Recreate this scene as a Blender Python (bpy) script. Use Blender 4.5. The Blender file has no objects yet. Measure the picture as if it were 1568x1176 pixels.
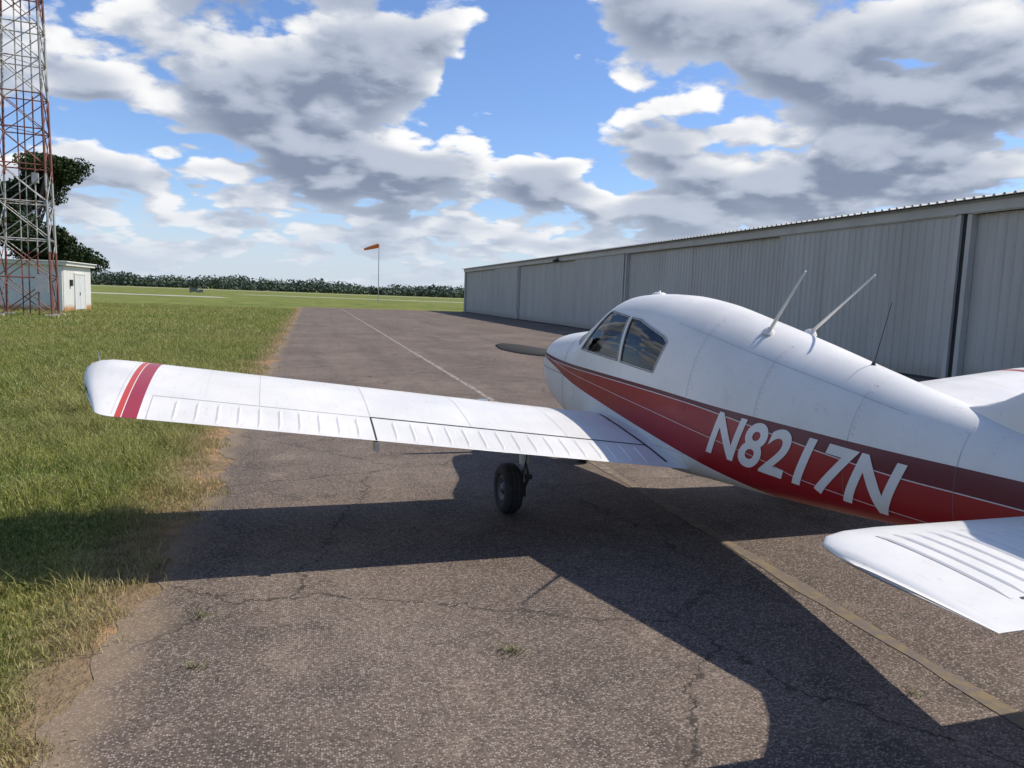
import bpy, bmesh, math, random
import numpy as np
from mathutils import Vector, Matrix
random.seed(3); rng=np.random.default_rng(5)
scene=bpy.context.scene
scene.view_settings.view_transform='Standard'
scene.view_settings.look='None'
scene.view_settings.exposure=0
rad=math.radians

# ------------------------------------------------------------ node helpers
class NT:
    def __init__(s,tree): s.t=tree; s.n=tree.nodes; s.l=tree.links
    def node(s,typ,**kw):
        n=s.n.new(typ)
        for k,v in kw.items(): setattr(n,k,v)
        return n
    def put(s,sock,v):
        if v is None: return
        if isinstance(v,bpy.types.NodeSocket): s.l.new(v,sock)
        else: sock.default_value=v
    def m(s,op,a,b=None,c=None,clamp=False):
        n=s.node('ShaderNodeMath',operation=op,use_clamp=clamp)
        s.put(n.inputs[0],a); s.put(n.inputs[1],b); s.put(n.inputs[2],c)
        return n.outputs[0]
    def v(s,op,a,b=None,scale=None):
        n=s.node('ShaderNodeVectorMath',operation=op)
        s.put(n.inputs[0],a); s.put(n.inputs[1],b)
        if scale is not None: s.put(n.inputs['Scale'],scale)
        return n.outputs['Vector'] if op not in('LENGTH','DOT_PRODUCT') else n.outputs['Value']
    def sep(s,a):
        n=s.node('ShaderNodeSeparateXYZ'); s.put(n.inputs[0],a); return n.outputs
    def comb(s,x,y,z):
        n=s.node('ShaderNodeCombineXYZ'); s.put(n.inputs[0],x);s.put(n.inputs[1],y);s.put(n.inputs[2],z); return n.outputs[0]
    def noise(s,vec,scale,detail=4,rough=.5,dist=0.,col=False):
        n=s.node('ShaderNodeTexNoise'); s.put(n.inputs['Vector'],vec)
        n.inputs['Scale'].default_value=scale; n.inputs['Detail'].default_value=detail
        n.inputs['Roughness'].default_value=rough; n.inputs['Distortion'].default_value=dist
        return n.outputs['Color'] if col else n.outputs['Fac']
    def voro(s,vec,scale,feature='F1',detail=0,out='Distance',rnd=1.,dim='3D'):
        n=s.node('ShaderNodeTexVoronoi',feature=feature,voronoi_dimensions=dim); s.put(n.inputs['Vector'],vec)
        n.inputs['Scale'].default_value=scale; n.inputs['Randomness'].default_value=rnd
        if 'Detail' in n.inputs: n.inputs['Detail'].default_value=detail
        return n.outputs[out]
    def ss(s,x,a,b,lo=0.,hi=1.):
        n=s.node('ShaderNodeMapRange',interpolation_type='SMOOTHSTEP')
        s.put(n.inputs[0],x); n.inputs[1].default_value=a;n.inputs[2].default_value=b
        n.inputs[3].default_value=lo;n.inputs[4].default_value=hi
        return n.outputs[0]
    def mix(s,f,a,b,blend='MIX'):
        n=s.node('ShaderNodeMix',data_type='RGBA',blend_type=blend)
        s.put(n.inputs[0],f)
        s.put(n.inputs[6],a if isinstance(a,bpy.types.NodeSocket) else (*a,1))
        s.put(n.inputs[7],b if isinstance(b,bpy.types.NodeSocket) else (*b,1))
        return n.outputs[2]
    def obj(s): return s.node('ShaderNodeTexCoord').outputs['Object']
    def bump(s,h,strength=.3,dist=.01):
        n=s.node('ShaderNodeBump'); n.inputs['Strength'].default_value=strength; n.inputs['Distance'].default_value=dist
        s.put(n.inputs['Height'],h); return n.outputs[0]

def newmat(name):
    m=bpy.data.materials.new(name); m.use_nodes=True
    t=NT(m.node_tree); b=m.node_tree.nodes['Principled BSDF']
    return m,t,b
def simple(name,col,rough=.5,metal=0.,var=.12,scale=6,coat=0.,bump=0.):
    m,t,b=newmat(name)
    o=t.obj(); n=t.noise(o,scale,3,.6)
    f=t.ss(n,.3,.7)
    c=t.mix(f,tuple(x*(1-var) for x in col),tuple(min(1,x*(1+var)) for x in col))
    t.put(b.inputs['Base Color'],c); b.inputs['Roughness'].default_value=rough
    b.inputs['Metallic'].default_value=metal; b.inputs['Coat Weight'].default_value=coat
    if bump: t.put(b.inputs['Normal'],t.bump(t.noise(o,scale*8,3),bump,.01))
    return m

# ------------------------------------------------------------ mesh helpers
def link(ob,parent=None):
    scene.collection.objects.link(ob)
    if parent: ob.parent=parent
    return ob
def mk(name,verts,faces,mat,parent=None,smooth=False,mats=None,midx=None):
    me=bpy.data.meshes.new(name); me.from_pydata([tuple(v) for v in verts],[],faces); 
    for mm in (mats or [mat]): me.materials.append(mm)
    if midx is not None: me.polygons.foreach_set('material_index',midx)
    if smooth: me.polygons.foreach_set('use_smooth',[True]*len(me.polygons))
    me.update()
    return link(bpy.data.objects.new(name,me),parent)
def empty(name,loc=(0,0,0),rz=0.):
    e=bpy.data.objects.new(name,None); e.location=loc; e.rotation_euler=(0,0,rz); e.empty_display_size=.3
    return link(e)
class MB:
    def __init__(s): s.v=[];s.f=[];s.mi=[]
    def box(s,x0,x1,y0,y1,z0,z1,mi=0):
        b=len(s.v); s.v+=[(x,y,z) for z in(z0,z1) for x,y in((x0,y0),(x1,y0),(x1,y1),(x0,y1))]
        s.f+=[tuple(b+i for i in q) for q in((3,2,1,0),(4,5,6,7),(0,1,5,4),(1,2,6,5),(2,3,7,6),(3,0,4,7))]; s.mi+=[mi]*6
    def tube(s,p,q,r1,r2=None,n=6,mi=0,caps=True):
        r2=r1 if r2 is None else r2
        p=Vector(p);q=Vector(q);d=(q-p).normalized()
        a=d.cross(Vector((0,0,1)));
        if a.length<1e-3:a=Vector((1,0,0))
        a.normalize();c=d.cross(a);b=len(s.v)
        for P,r in((p,r1),(q,r2)):
            for i in range(n):
                t=2*math.pi*i/n; s.v.append(tuple(P+a*(r*math.cos(t))+c*(r*math.sin(t))))
        for i in range(n):
            j=(i+1)%n; s.f.append((b+i,b+j,b+n+j,b+n+i)); s.mi.append(mi)
        if caps:
            s.f.append(tuple(b+i for i in reversed(range(n)))); s.f.append(tuple(b+n+i for i in range(n))); s.mi+=[mi,mi]
    def lathe(s,prof,center,axis,n=40,mi=0):
        ax=Vector(axis).normalized(); a=ax.cross(Vector((0,0,1)))
        if a.length<1e-3:a=Vector((1,0,0))
        a.normalize(); c=ax.cross(a); b=len(s.v); C=Vector(center)
        for h,r in prof:
            for i in range(n):
                t=2*math.pi*i/n; s.v.append(tuple(C+ax*h+a*(r*math.cos(t))+c*(r*math.sin(t))))
        for k in range(len(prof)-1):
            for i in range(n):
                j=(i+1)%n; s.f.append((b+k*n+i,b+k*n+j,b+(k+1)*n+j,b+(k+1)*n+i)); s.mi.append(mi)
    def make(s,name,mats,parent=None,smooth=False):
        if not isinstance(mats,list): mats=[mats]
        return mk(name,s.v,s.f,None,parent,smooth,mats,s.mi)
def bevel(ob,w=.02,seg=2):
    m=ob.modifiers.new('bevel','BEVEL'); m.width=w; m.segments=seg; m.limit_method='ANGLE'; return ob

# ------------------------------------------------------------ camera
H=1.9; p=rad(6.5); r=rad(2.1)
cam=bpy.data.cameras.new('camera'); co=link(bpy.data.objects.new('camera',cam))
cam.sensor_width=36; cam.lens=36*1162/1568; cam.clip_end=6000; cam.clip_start=.05
fw=Vector((0,math.cos(p),-math.sin(p))); r0=Vector((1,0,0)); u0=Vector((0,math.sin(p),math.cos(p)))
ri=r0*math.cos(r)+u0*math.sin(r); up=-r0*math.sin(r)+u0*math.cos(r)
mt=Matrix((ri,up,-fw)).transposed().to_4x4(); mt.translation=Vector((0,0,H)); co.matrix_world=mt
scene.camera=co

# ------------------------------------------------------------ sun + sky
S=Vector((.817,.165,1.0)).normalized()
sun=bpy.data.lights.new('sun','SUN'); sun.energy=4.8; sun.angle=rad(.53); sun.color=(1,.94,.85)
so=link(bpy.data.objects.new('sun',sun)); so.rotation_euler=S.to_track_quat('Z','Y').to_euler(); so.location=(20,5,30)
w=bpy.data.worlds.new('sky'); scene.world=w; w.use_nodes=True
W=NT(w.node_tree); w.node_tree.nodes.clear()
out=W.node('ShaderNodeOutputWorld'); bg=W.node('ShaderNodeBackground')
STR=.1
bg.inputs['Strength'].default_value=STR
sky=W.node('ShaderNodeTexSky',sky_type='NISHITA',sun_disc=False)
sky.sun_elevation=math.asin(S.z); sky.sun_rotation=math.atan2(S.x,S.y)
sky.air_density=1.0; sky.dust_density=.4; sky.ozone_density=2.0; sky.altitude=50
g=bpy.data.node_groups.new('cloud_density','ShaderNodeTree')
g.interface.new_socket('Vector',in_out='INPUT',socket_type='NodeSocketVector')
g.interface.new_socket('Density',in_out='OUTPUT',socket_type='NodeSocketFloat')
g.interface.new_socket('Body',in_out='OUTPUT',socket_type='NodeSocketFloat')
G=NT(g); gi=G.node('NodeGroupInput'); go=G.node('NodeGroupOutput')
D=gi.outputs[0]; x,y,z=G.sep(D)[:3]
zc=G.m('MAXIMUM',z,0.)
den=G.m('ADD',zc,.28)
P=G.v('SCALE',G.comb(x,y,G.m('MULTIPLY',zc,1.1)),scale=G.m('DIVIDE',1.,den))
nl=G.noise(P,2.9,1,.5)
nh=G.noise(P,9.,5,.60)
warp=G.v('SCALE',G.noise(P,7,1,.5,0,True),scale=.08)
Pw=G.v('ADD',P,warp)
vo=G.voro(Pw,6.5); vo2=G.voro(Pw,16)
body=nl
n=G.m('ADD',G.m('MULTIPLY',G.m('SUBTRACT',nh,.5),.36),G.m('ADD',G.m('MULTIPLY',G.m('SUBTRACT',.42,vo),.27),G.m('MULTIPLY',G.m('SUBTRACT',.42,vo2),.12)))
ys=G.m('MAXIMUM',y,.05); U=G.m('DIVIDE',x,ys); V=G.m('DIVIDE',z,ys)
masks=[(-.42,.31,.29,.14,.20),(-.17,.34,.10,.12,.17),(-.30,.15,.22,.05,.16),(-.07,.11,.13,.05,.19),(.05,.13,.07,.05,.15),
 (.32,.33,.22,.16,.22),(.58,.28,.25,.16,.18),(.27,.14,.26,.06,.15),(-.60,.12,.12,.06,.15),(.015,.31,.085,.15,-.46),(.04,.46,.08,.08,-.14),(-.155,.20,.05,.018,-.16),
 (-.515,.185,.045,.03,-.20),(.055,.30,.028,.02,.24),(-.03,.24,.035,.03,.20),(0.,.345,.015,.012,.20),(.37,.20,.025,.02,-.18),(.1,.20,.04,.03,-.10),(0.,.055,.9,.022,.08)]
acc=body
for (a,b,sa,sb,wt) in masks:
    e=G.m('ADD',G.m('POWER',G.m('ABSOLUTE',G.m('DIVIDE',G.m('SUBTRACT',U,a),sa)),2.),G.m('POWER',G.m('ABSOLUTE',G.m('DIVIDE',G.m('SUBTRACT',V,b),sb)),2.))
    acc=G.m('MULTIPLY_ADD',G.m('EXPONENT',G.m('MULTIPLY',e,-1.)),wt,acc)
front=G.ss(y,.1,-.6,0.,-.12)
acc=G.m('ADD',acc,G.m('ADD',front,G.ss(z,.5,.8,0.,-.12)))
acc=G.m('SUBTRACT',acc,.462)
G.put(go.inputs[0],G.m('ADD',acc,n)); G.put(go.inputs[1],acc)
D=W.v('NORMALIZE',W.node('ShaderNodeTexCoord').outputs['Generated'])
def dens(vec):
    n=W.node('ShaderNodeGroup'); n.node_tree=g; W.put(n.inputs[0],vec); return n.outputs
d1,body=dens(D)[:2]
d2=dens(W.v('NORMALIZE',W.v('ADD',D,(.012,.0,.025))))[0]
alpha=W.ss(d1,-.015,.07)
thick=W.ss(W.m('ADD',W.m('MULTIPLY',body,.75),W.m('MULTIPLY',d1,.25)),-.01,.29)
rel=W.m('SUBTRACT',d1,d2)
rel=W.m('MULTIPLY',W.m('TANH',W.m('MULTIPLY',rel,9.)),.30)
sh=W.m('ADD',W.m('SUBTRACT',.85,W.m('MULTIPLY',thick,.66)),rel,clamp=True)
dark=(.215,.265,.375); mid=(.48,.54,.66); lite=(1.0,1.0,1.0)
c=W.mix(W.ss(sh,-.12,.55),dark,mid); c=W.mix(W.ss(sh,.38,.98),c,lite)
c=W.v('SCALE',c,scale=1/STR)
Dz=W.sep(D)[2]
skc=W.v('MULTIPLY',sky.outputs[0],(1.12,1.30,1.65))
col=W.mix(alpha,skc,c)
haze=W.ss(Dz,-.01,.15,.85,0.)
col=W.mix(haze,col,tuple(k/STR for k in(.62,.70,.81)))
W.put(bg.inputs['Color'],col); W.l.new(bg.outputs[0],out.inputs[0])

# ------------------------------------------------------------ ground / pavement (frame: x across, y along the taxiway)
PH=rad(15); c15,s15=math.cos(PH),math.sin(PH)
def toW(R,T): return (R*c15-T*s15, R*s15+T*c15)
m,t,b=newmat('grass_ground'); o=t.obj(); ox,oy,oz=t.sep(o)[:3]
n1=t.noise(o,.09,4,.6); n2=t.noise(o,1.3,4,.65); n3=t.noise(o,14,3,.7); n0=t.noise(t.v('MULTIPLY',o,(1,.35,1)),.35,3,.6)
c1=t.mix(t.ss(n1,.35,.65),(.115,.155,.030),(.20,.215,.050))
c1=t.mix(t.ss(n2,.40,.75),c1,(.27,.25,.095)); c1=t.mix(t.ss(n0,.48,.66,0,.6),c1,(.085,.125,.025)); c1=t.mix(t.m('MULTIPLY',t.ss(n3,.4,.7),.4),c1,(.065,.10,.02))
edge=t.ss(t.m('ADD',ox,t.m('MULTIPLY',n2,.9)),-1.35,-.75)
edge=t.m('MULTIPLY',edge,t.ss(oy,95,80))
dirt=t.mix(n3,(.13,.09,.05),(.30,.215,.13)); dirt=t.mix(t.ss(n2,.5,.62),dirt,(.36,.22,.12))
c1=t.mix(edge,c1,dirt)
t.put(b.inputs['Base Color'],c1); b.inputs['Roughness'].default_value=1; b.inputs['Specular IOR Level'].default_value=.1
t.put(b.inputs['Normal'],t.bump(n3,.8,.06)); M_ground=m
v=[(-3000,-400,0),(3000,-400,0),(3000,4000,0),(-3000,4000,0)]
gr=mk('ground',v,[(0,1,2,3)],M_ground); gr.rotation_euler=(0,0,PH)
m,t,b=newmat('asphalt'); o=t.obj()
nv=t.node('ShaderNodeTexVoronoi',feature='F1',voronoi_dimensions='2D'); t.put(nv.inputs['Vector'],o); nv.inputs['Scale'].default_value=85
a1x=t.sep(nv.outputs['Color'])[0]; ad=nv.outputs['Distance']
big=t.noise(o,.35,4,.6); md=t.noise(o,2.2,4,.6); fine=t.noise(o,60,2,.7)
lane=t.noise(t.v('MULTIPLY',o,(1.,.06,1.)),1.1,3,.6)
base=t.mix(t.ss(big,.32,.68),(.110,.082,.063),(.175,.135,.105))
base=t.mix(t.ss(lane,.45,.65,0,.45),base,(.090,.070,.056))
base=t.mix(t.ss(md,.50,.68,0,.6),base,(.070,.056,.046))
base=t.mix(t.ss(md,.42,.30,0,.4),base,(.26,.20,.15))
stone=t.m('MULTIPLY',t.ss(a1x,.5,.95),t.ss(ad,.55,.25))
base=t.mix(t.m('MULTIPLY',stone,.58),base,(.48,.40,.33))
pit=t.m('MULTIPLY',t.ss(a1x,.36,.08),t.ss(ad,.65,.3))
base=t.mix(t.m('MULTIPLY',pit,.65),base,(.032,.026,.022))
wv=t.v('ADD',o,t.v('SCALE',t.noise(o,1.5,5,.68,0,True),scale=.7))
ce=t.voro(wv,.36,'DISTANCE_TO_EDGE',dim='2D')
crk=t.m('MULTIPLY',t.ss(ce,.0060,.001),t.ss(big,.34,.46))
base=t.mix(t.m('MULTIPLY',crk,.75),base,(.03,.025,.02))
ax,ay=t.sep(o)[:2]
sand=t.m('MULTIPLY',t.ss(t.m('ADD',ax,t.m('MULTIPLY',md,-.6)),-1.0,-1.28),.55)
base=t.mix(sand,base,(.30,.22,.14))
t.put(b.inputs['Base Color'],base); b.inputs['Roughness'].default_value=.9; b.inputs['Specular IOR Level'].default_value=.2
h=t.m('ADD',t.m('MULTIPLY',a1x,.6),fine)
t.put(b.inputs['Normal'],t.bump(h,.6,.007)); M_asph=m
ys=np.concatenate([np.arange(-12,40,.06),np.arange(40,88.1,1.)])
rj=np.cumsum(rng.normal(size=len(ys))*.012); rj-=np.convolve(rj,np.ones(60)/60,'same')
def wob(y,k): 
    return sum(a*math.sin(y*f+k*ph) for a,f,ph in((.07,.9,1.),(.05,2.3,2.),(.035,5.1,.7),(.025,11.3,3.),(.015,23,1.3)))
v=[];f=[]
for i,yy in enumerate(ys):
    v+=[(-.95+wob(yy,1)+(rj[i] if yy<38 else 0),yy,.004),(17.6,yy,.004)]
    if i: a=2*i; f.append((a-2,a-1,a+1,a))
ap=mk('asphalt_taxiway',v,f,M_asph); ap.rotation_euler=(0,0,PH)
m,t,b=newmat('worn_line_paint'); o=t.obj(); nn=t.noise(o,9,5,.75)
yy=t.sep(o)[1]
colr=t.mix(t.ss(yy,4,16),(.19,.14,.07),(.40,.36,.29))
t.put(b.inputs['Base Color'],t.mix(t.ss(nn,.40,.56),colr,(.135,.106,.084))); b.inputs['Roughness'].default_value=.9
v=[];f=[]
for i,yy in enumerate(np.arange(-8,86,.25)):
    ww=.055+.012*math.sin(yy*3.3)+.01*math.sin(yy*9.1); v+=[(3.25-ww,yy,.008),(3.25+ww,yy,.008)]
    if i: a=2*i; f.append((a-2,a-1,a+1,a))
ln=mk('taxiway_centre_line',v,f,m); ln.rotation_euler=(0,0,PH)
M_conc=simple('pale_concrete',(.42,.38,.32),.9,var=.15,scale=.2)
mk('runway',[(-75,205,.006),(90,205,.006),(90,222,.006),(-75,214,.006)],[(0,1,2,3)],M_conc)
mk('runway.001',[(-300,128,.006),(-50,134,.006),(-56,144,.006),(-300,146,.006)],[(0,1,2,3)],M_conc)
mk('runway.002',[(-900,430,.006),(60,450,.006),(60,480,.006),(-900,490,.006)],[(0,1,2,3)],M_conc)

m,t,b=newmat('grass_blades'); o=t.obj()
gn=t.noise(o,.8,3,.6); gl_=t.noise(o,.22,2,.5); gfx=t.sep(t.voro(o,60,'F1',0,'Color'))[0]
cc=t.mix(t.ss(gn,.35,.65),(.14,.205,.030),(.29,.30,.060)); cc=t.mix(t.ss(gl_,.42,.60,0,.65),cc,(.36,.33,.11)); cc=t.mix(t.ss(gfx,.55,.95),cc,(.52,.45,.20)); 
cc=t.mix(t.ss(gfx,.25,.05),cc,(.06,.11,.015))
gx,gy=t.sep(o)[:2]; RR=t.m('ADD',t.m('MULTIPLY',gx,c15),t.m('MULTIPLY',gy,s15))
cc=t.mix(t.m('MULTIPLY',t.ss(t.m('ADD',RR,t.m('MULTIPLY',gn,.9)),-1.25,-.6),.75),cc,(.44,.35,.18))
t.put(b.inputs['Base Color'],cc); b.inputs['Roughness'].default_value=.6; b.inputs['Specular IOR Level'].default_value=.25
tr=t.node('ShaderNodeBsdfTranslucent'); t.put(tr.inputs[0],cc); mx=t.node('ShaderNodeMixShader'); mx.inputs[0].default_value=.3
t.l.new(b.outputs[0],mx.inputs[1]); t.l.new(tr.outputs[0],mx.inputs[2]); t.l.new(mx.outputs[0],t.n['Material Output'].inputs[0]); M_blade=m
def blades(N,T0,T1,Rl,Rr,hh,ww):
    T=T0+(T1-T0)*rng.random(N)**1.25; Rm=Rl(T); R=Rm+(Rr-Rm)*rng.random(N)
    edge=-.98+.14*np.sin(T*1.1)+.10*np.sin(T*2.7+1)+.07*np.sin(T*6.1)+.05*np.sin(T*14)
    keep=(R<edge-.26*rng.random(N)**2+.16*(rng.random(N)>.92)); T=T[keep];R=R[keep]; n=len(T)
    X=R*c15-T*s15; Y=R*s15+T*c15
    cl=.75+.4*np.sin(X*3.1+1.3*np.sin(Y*2.2))*np.sin(Y*2.7+X)+.25*np.sin(X*9+Y*7)+.2*np.sin(X*17-Y*21)
    h=hh*(.4+.85*rng.random(n))*np.clip(cl,.3,1.5); h[rng.random(n)>.985]*=2.0
    h*=np.clip((edge[keep]-R)/.5,.45,1)
    an=rng.random(n)*2*np.pi; le=h*(.2+1.0*rng.random(n)); la=rng.random(n)*2*np.pi
    wd=ww*(.6+.7*rng.random(n))
    dx=np.cos(an)*wd;dy=np.sin(an)*wd; lx=np.cos(la)*le; ly=np.sin(la)*le
    V=np.empty((n,5,3))
    V[:,0]=np.c_[X-dx,Y-dy,np.full(n,-.005)];V[:,1]=np.c_[X+dx,Y+dy,np.full(n,-.005)]
    V[:,2]=np.c_[X+dx*.7+lx*.35,Y+dy*.7+ly*.35,h*.6];V[:,3]=np.c_[X-dx*.7+lx*.35,Y-dy*.7+ly*.35,h*.6]
    V[:,4]=np.c_[X+lx,Y+ly,h]
    return V.reshape(-1,3),n
Vs=[];n_all=0
for args in ((350000,-.5,13,lambda T:-2.4-.52*np.maximum(T,0),-.7,.14,.0034),(150000,12,34,lambda T:-1-.52*T,-.7,.15,.0065),(80000,32,78,lambda T:-1-.4*T,-.7,.16,.014)):
    V,n=blades(*args); Vs.append(V); n_all+=n
V=np.concatenate(Vs); base=np.arange(n_all)*5
me=bpy.data.meshes.new('grass'); me.vertices.add(len(V)); me.vertices.foreach_set('co',V.ravel())
li=np.empty((n_all,7),int); li[:,:4]=base[:,None]+[0,1,2,3]; li[:,4:]=base[:,None]+[3,2,4]
me.loops.add(n_all*7); me.loops.foreach_set('vertex_index',li.ravel())
me.polygons.add(n_all*2); st=np.empty((n_all,2),int); st[:,0]=np.arange(n_all)*7; st[:,1]=st[:,0]+4
me.polygons.foreach_set('loop_start',st.ravel()); me.update(calc_edges=True); me.materials.append(M_blade)
link(bpy.data.objects.new('grass',me))
wb=MB()
for (wx,wy,k) in ((.05,3.9,110),(2.05,3.6,40),(-1.6,5.0,30),(-.1,5.2,14),(-1.75,4.2,60),(-1.55,3.6,60),(-1.2,12,60),(-3.2,17,60),(.6,9.5,30)):
    for i in range(k):
        a=random.random()*6.28; rr=abs(random.gauss(0,.05)); q=random.random()*6.28; hh=random.uniform(.01,.035)
        x0,y0=wx+math.cos(a)*rr*1.6,wy+math.sin(a)*rr; bb=len(wb.v)
        wb.v+=[(x0-.003,y0,.004),(x0+.003,y0,.004),(x0+math.cos(q)*.035,y0+math.sin(q)*.035,hh+.004)]; wb.f.append((bb,bb+1,bb+2)); wb.mi.append(0)
wb.make('weeds',simple('weed_green',(.20,.19,.08),.8,var=.3,scale=30))

# ------------------------------------------------------------ leaf clusters
def leafmat(name,a,bb):
    m,t,b=newmat(name); o=t.obj(); n=t.noise(o,.5,3,.6); n2=t.noise(o,4,1)
    c=t.mix(t.ss(n,.35,.65),a,bb); c=t.mix(t.ss(n2,.45,.65,0,.35),c,(bb[0]*1.5,bb[1]*1.4,bb[2]*1.2))
    t.put(b.inputs['Base Color'],c); b.inputs['Roughness'].default_value=.7; b.inputs['Specular IOR Level'].default_value=.2
    return m
def leafmesh(name,centers,size,mat,parent=None):
    n=len(centers); q=rng.normal(size=(n,3)); q/=np.linalg.norm(q,axis=1)[:,None]
    w_=rng.normal(size=(n,3)); a=np.cross(q,w_); a/=np.linalg.norm(a,axis=1)[:,None]; b_=np.cross(q,a)
    s=size*(.5+rng.random(n))[:,None]
    V=np.stack([centers-a*s,centers-b_*s*.55,centers+a*s,centers+b_*s*.55],1).reshape(-1,3)
    me=bpy.data.meshes.new(name); me.vertices.add(n*4); me.vertices.foreach_set('co',V.ravel())
    me.loops.add(n*4); me.loops.foreach_set('vertex_index',np.arange(n*4)); me.polygons.add(n); me.polygons.foreach_set('loop_start',np.arange(n)*4)
    me.update(calc_edges=True); me.materials.append(mat)
    return link(bpy.data.objects.new(name,me),parent)
M_far=leafmat('hazed_distant_foliage',(.070,.100,.075),(.095,.120,.085))  # leaf colours paled towards blue, distance haze mixed in
cs=[]
X=-900.
while X<500:
    Yb=620+40*math.sin(X*.006)+random.uniform(-18,18)
    env=(1+.18*math.sin(X*.013+.6)+.13*math.sin(X*.031+1)+.08*math.sin(X*.075))
    hgt=random.choice((6.5,8.,9.,11.))*random.uniform(.93,1.1)*env; rx=random.uniform(7,16)
    k=170
    d=rng.normal(size=(k,3)); d/=np.linalg.norm(d,axis=1)[:,None]; d*= (rng.random(k)**.35)[:,None]
    cs.append(np.c_[X+d[:,0]*rx, Yb+d[:,1]*rx, hgt*.55+d[:,2]*hgt*.5])
    k=110; cs.append(np.c_[X+rng.normal(size=k)*5, Yb+25+rng.random(k)*6, rng.random(k)*7*env])
    X+=random.uniform(2.2,4.5)
C_=np.concatenate(cs); C_=C_[C_[:,2]>0]
leafmesh('distant_tree_line',C_,1.0,M_far)
tree=empty('broadleaf_tree',(-39.5,62,0))
M_leaf=leafmat('tree_leaves',(.014,.028,.009),(.035,.055,.017)); M_bark=simple('bark',(.09,.07,.05),.9,bump=.5)
tb=MB(); tb.tube((0,0,0),(0,0,4),.38,.27,10)
cs=[]
for i in range(46):
    a=i*2.4+random.random()*.5; z1=3.6+8.0*((i*.618)%1)
    l=random.uniform(2.2,4.9)*math.sqrt(max(.10,1-((z1-6.8)/5.3)**2))
    q=(math.cos(a)*l,math.sin(a)*l,z1); tb.tube((0,0,random.uniform(3,4.5)),q,.12,.03,6)
    for j in range(4):
        cc=np.array(q)*((1,1,1) if j<3 else (.45,.45,1.))+rng.normal(size=3)*[.75,.75,.5]; s_=random.uniform(.5,1.2); k=560
        d=rng.normal(size=(k,3)); d/=np.linalg.norm(d,axis=1)[:,None]; d*=(rng.random(k)**.5)[:,None]; cs.append(cc+d*s_*[1.15,1.15,.7])
tb.tube((0,0,4),(.3,.2,10),.27,.08,8); tb.make('trunk',M_bark,tree)
leafmesh('crown',np.concatenate(cs),.12,M_leaf,tree)

# ------------------------------------------------------------ hangar
hg=empty('hangar',(0,0,0),PH)
m,t,b=newmat('hangar_siding'); o=t.obj(); n=t.noise(t.v('MULTIPLY',o,(1,.6,.12)),1.5,4,.65)
pid=t.noise(t.comb(0,t.m('FLOOR',t.m('DIVIDE',t.sep(o)[1],.9)),0),3.7,0)
cc=t.mix(t.ss(n,.3,.7),(.40,.375,.325),(.49,.465,.41)); cc=t.mix(t.m('MULTIPLY',t.ss(pid,.4,.7),.25),cc,(.53,.505,.45))
streak=t.noise(t.v('MULTIPLY',o,(1,3.,.05)),1.3,3,.6); cc=t.mix(t.ss(streak,.55,.75,0,.4),cc,(.28,.24,.19))
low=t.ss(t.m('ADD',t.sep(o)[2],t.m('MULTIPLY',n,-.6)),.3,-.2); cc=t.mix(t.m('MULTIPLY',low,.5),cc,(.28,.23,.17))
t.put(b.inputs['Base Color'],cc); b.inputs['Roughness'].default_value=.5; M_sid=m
M_trim=simple('hangar_trim',(.49,.465,.41),.6,var=.08,scale=1); M_dark=simple('dark_gap',(.035,.033,.03),.8); M_roof=simple('roof_metal',(.30,.30,.29),.5,metal=.3)
def siding(x,y0,y1,z0,z1,name,pitch=.3,dep=.03):
    v=[];f=[]; n=int((y1-y0)/pitch)
    pr=[]
    for i in range(n):
        a=y0+i*pitch; pr+=[(x,a),(x,a+pitch*.58),(x-dep,a+pitch*.70),(x-dep,a+pitch*.86),(x,a+pitch*.98)]
    pr.append((x,y1))
    for i,(a,bb) in enumerate(pr):
        v+=[(a,bb,z0),(a,bb,z1)]
        if i: q=2*i; f.append((q-2,q-1,q+1,q))
    return mk(name,v,f,M_sid,hg)
HX=17.5; ends=[-29.7,-6.1,17.5,41.1,64.6,88.2]; HT=4.62
for i in range(5):
    a,bb=ends[i],ends[i+1]; mid=a+8.6
    siding(HX,a+.28,mid,.05,HT,'door_panel_near_%d'%i); siding(HX+.16,mid-.2,bb-.28,.05,HT-.0,'door_panel_far_%d'%i)
    q=MB()
    q.box(HX-.012,HX+.10,mid-.06,mid+.02,.05,HT,0)
    q.box(HX-.06,HX+.02,a+.28,bb-.28,HT,HT+.03,0)
    q.make('door_edge_%d'%i,[M_trim],hg)
q=MB()
for e in ends:
    q.box(HX-.05,HX+.3,e-.27,e-.12,0,HT+.02,0); q.box(HX+.04,HX+.3,e-.12,e+.10,0,HT+.02,1); q.box(HX-.05,HX+.3,e+.10,e+.25,0,HT+.02,0)
q.make('posts',[M_trim,M_dark],hg)
q=MB()
q.box(HX-.10,HX+.35,-30.2,88.6,HT+.03,HT+.30,0)
q.box(HX-.16,HX-.04,-30.2,88.6,HT+.30,HT+.36,2)
q.box(HX+.3,HX+30,88.3,88.5,0,HT+.3,0); q.box(HX+.3,HX+30,-30.2,-30,0,HT+.3,0); q.box(HX+29.8,HX+30,-30,88.3,0,HT+.3,0)
q.box(HX-.3,HX+.5,-30,88.3,0,.05,1)
q.make('frame',[M_trim,M_dark,M_roof],hg)
v=[];f=[]
pr=[];yy=-30.4
while yy<88.8: pr+=[(yy,0),(yy+.20,0),(yy+.23,.055),(yy+.28,.055)]; yy+=.31
for i,(yy,hh) in enumerate(pr):
    v+=[(HX-.32,yy,HT+.37+hh),(HX+15,yy,HT+1.5+hh),(HX+30.3,yy,HT+.37+hh)]
    if i: a=3*i; f+=[(a-3,a-2,a+1,a),(a-2,a-1,a+2,a+1)]
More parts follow.
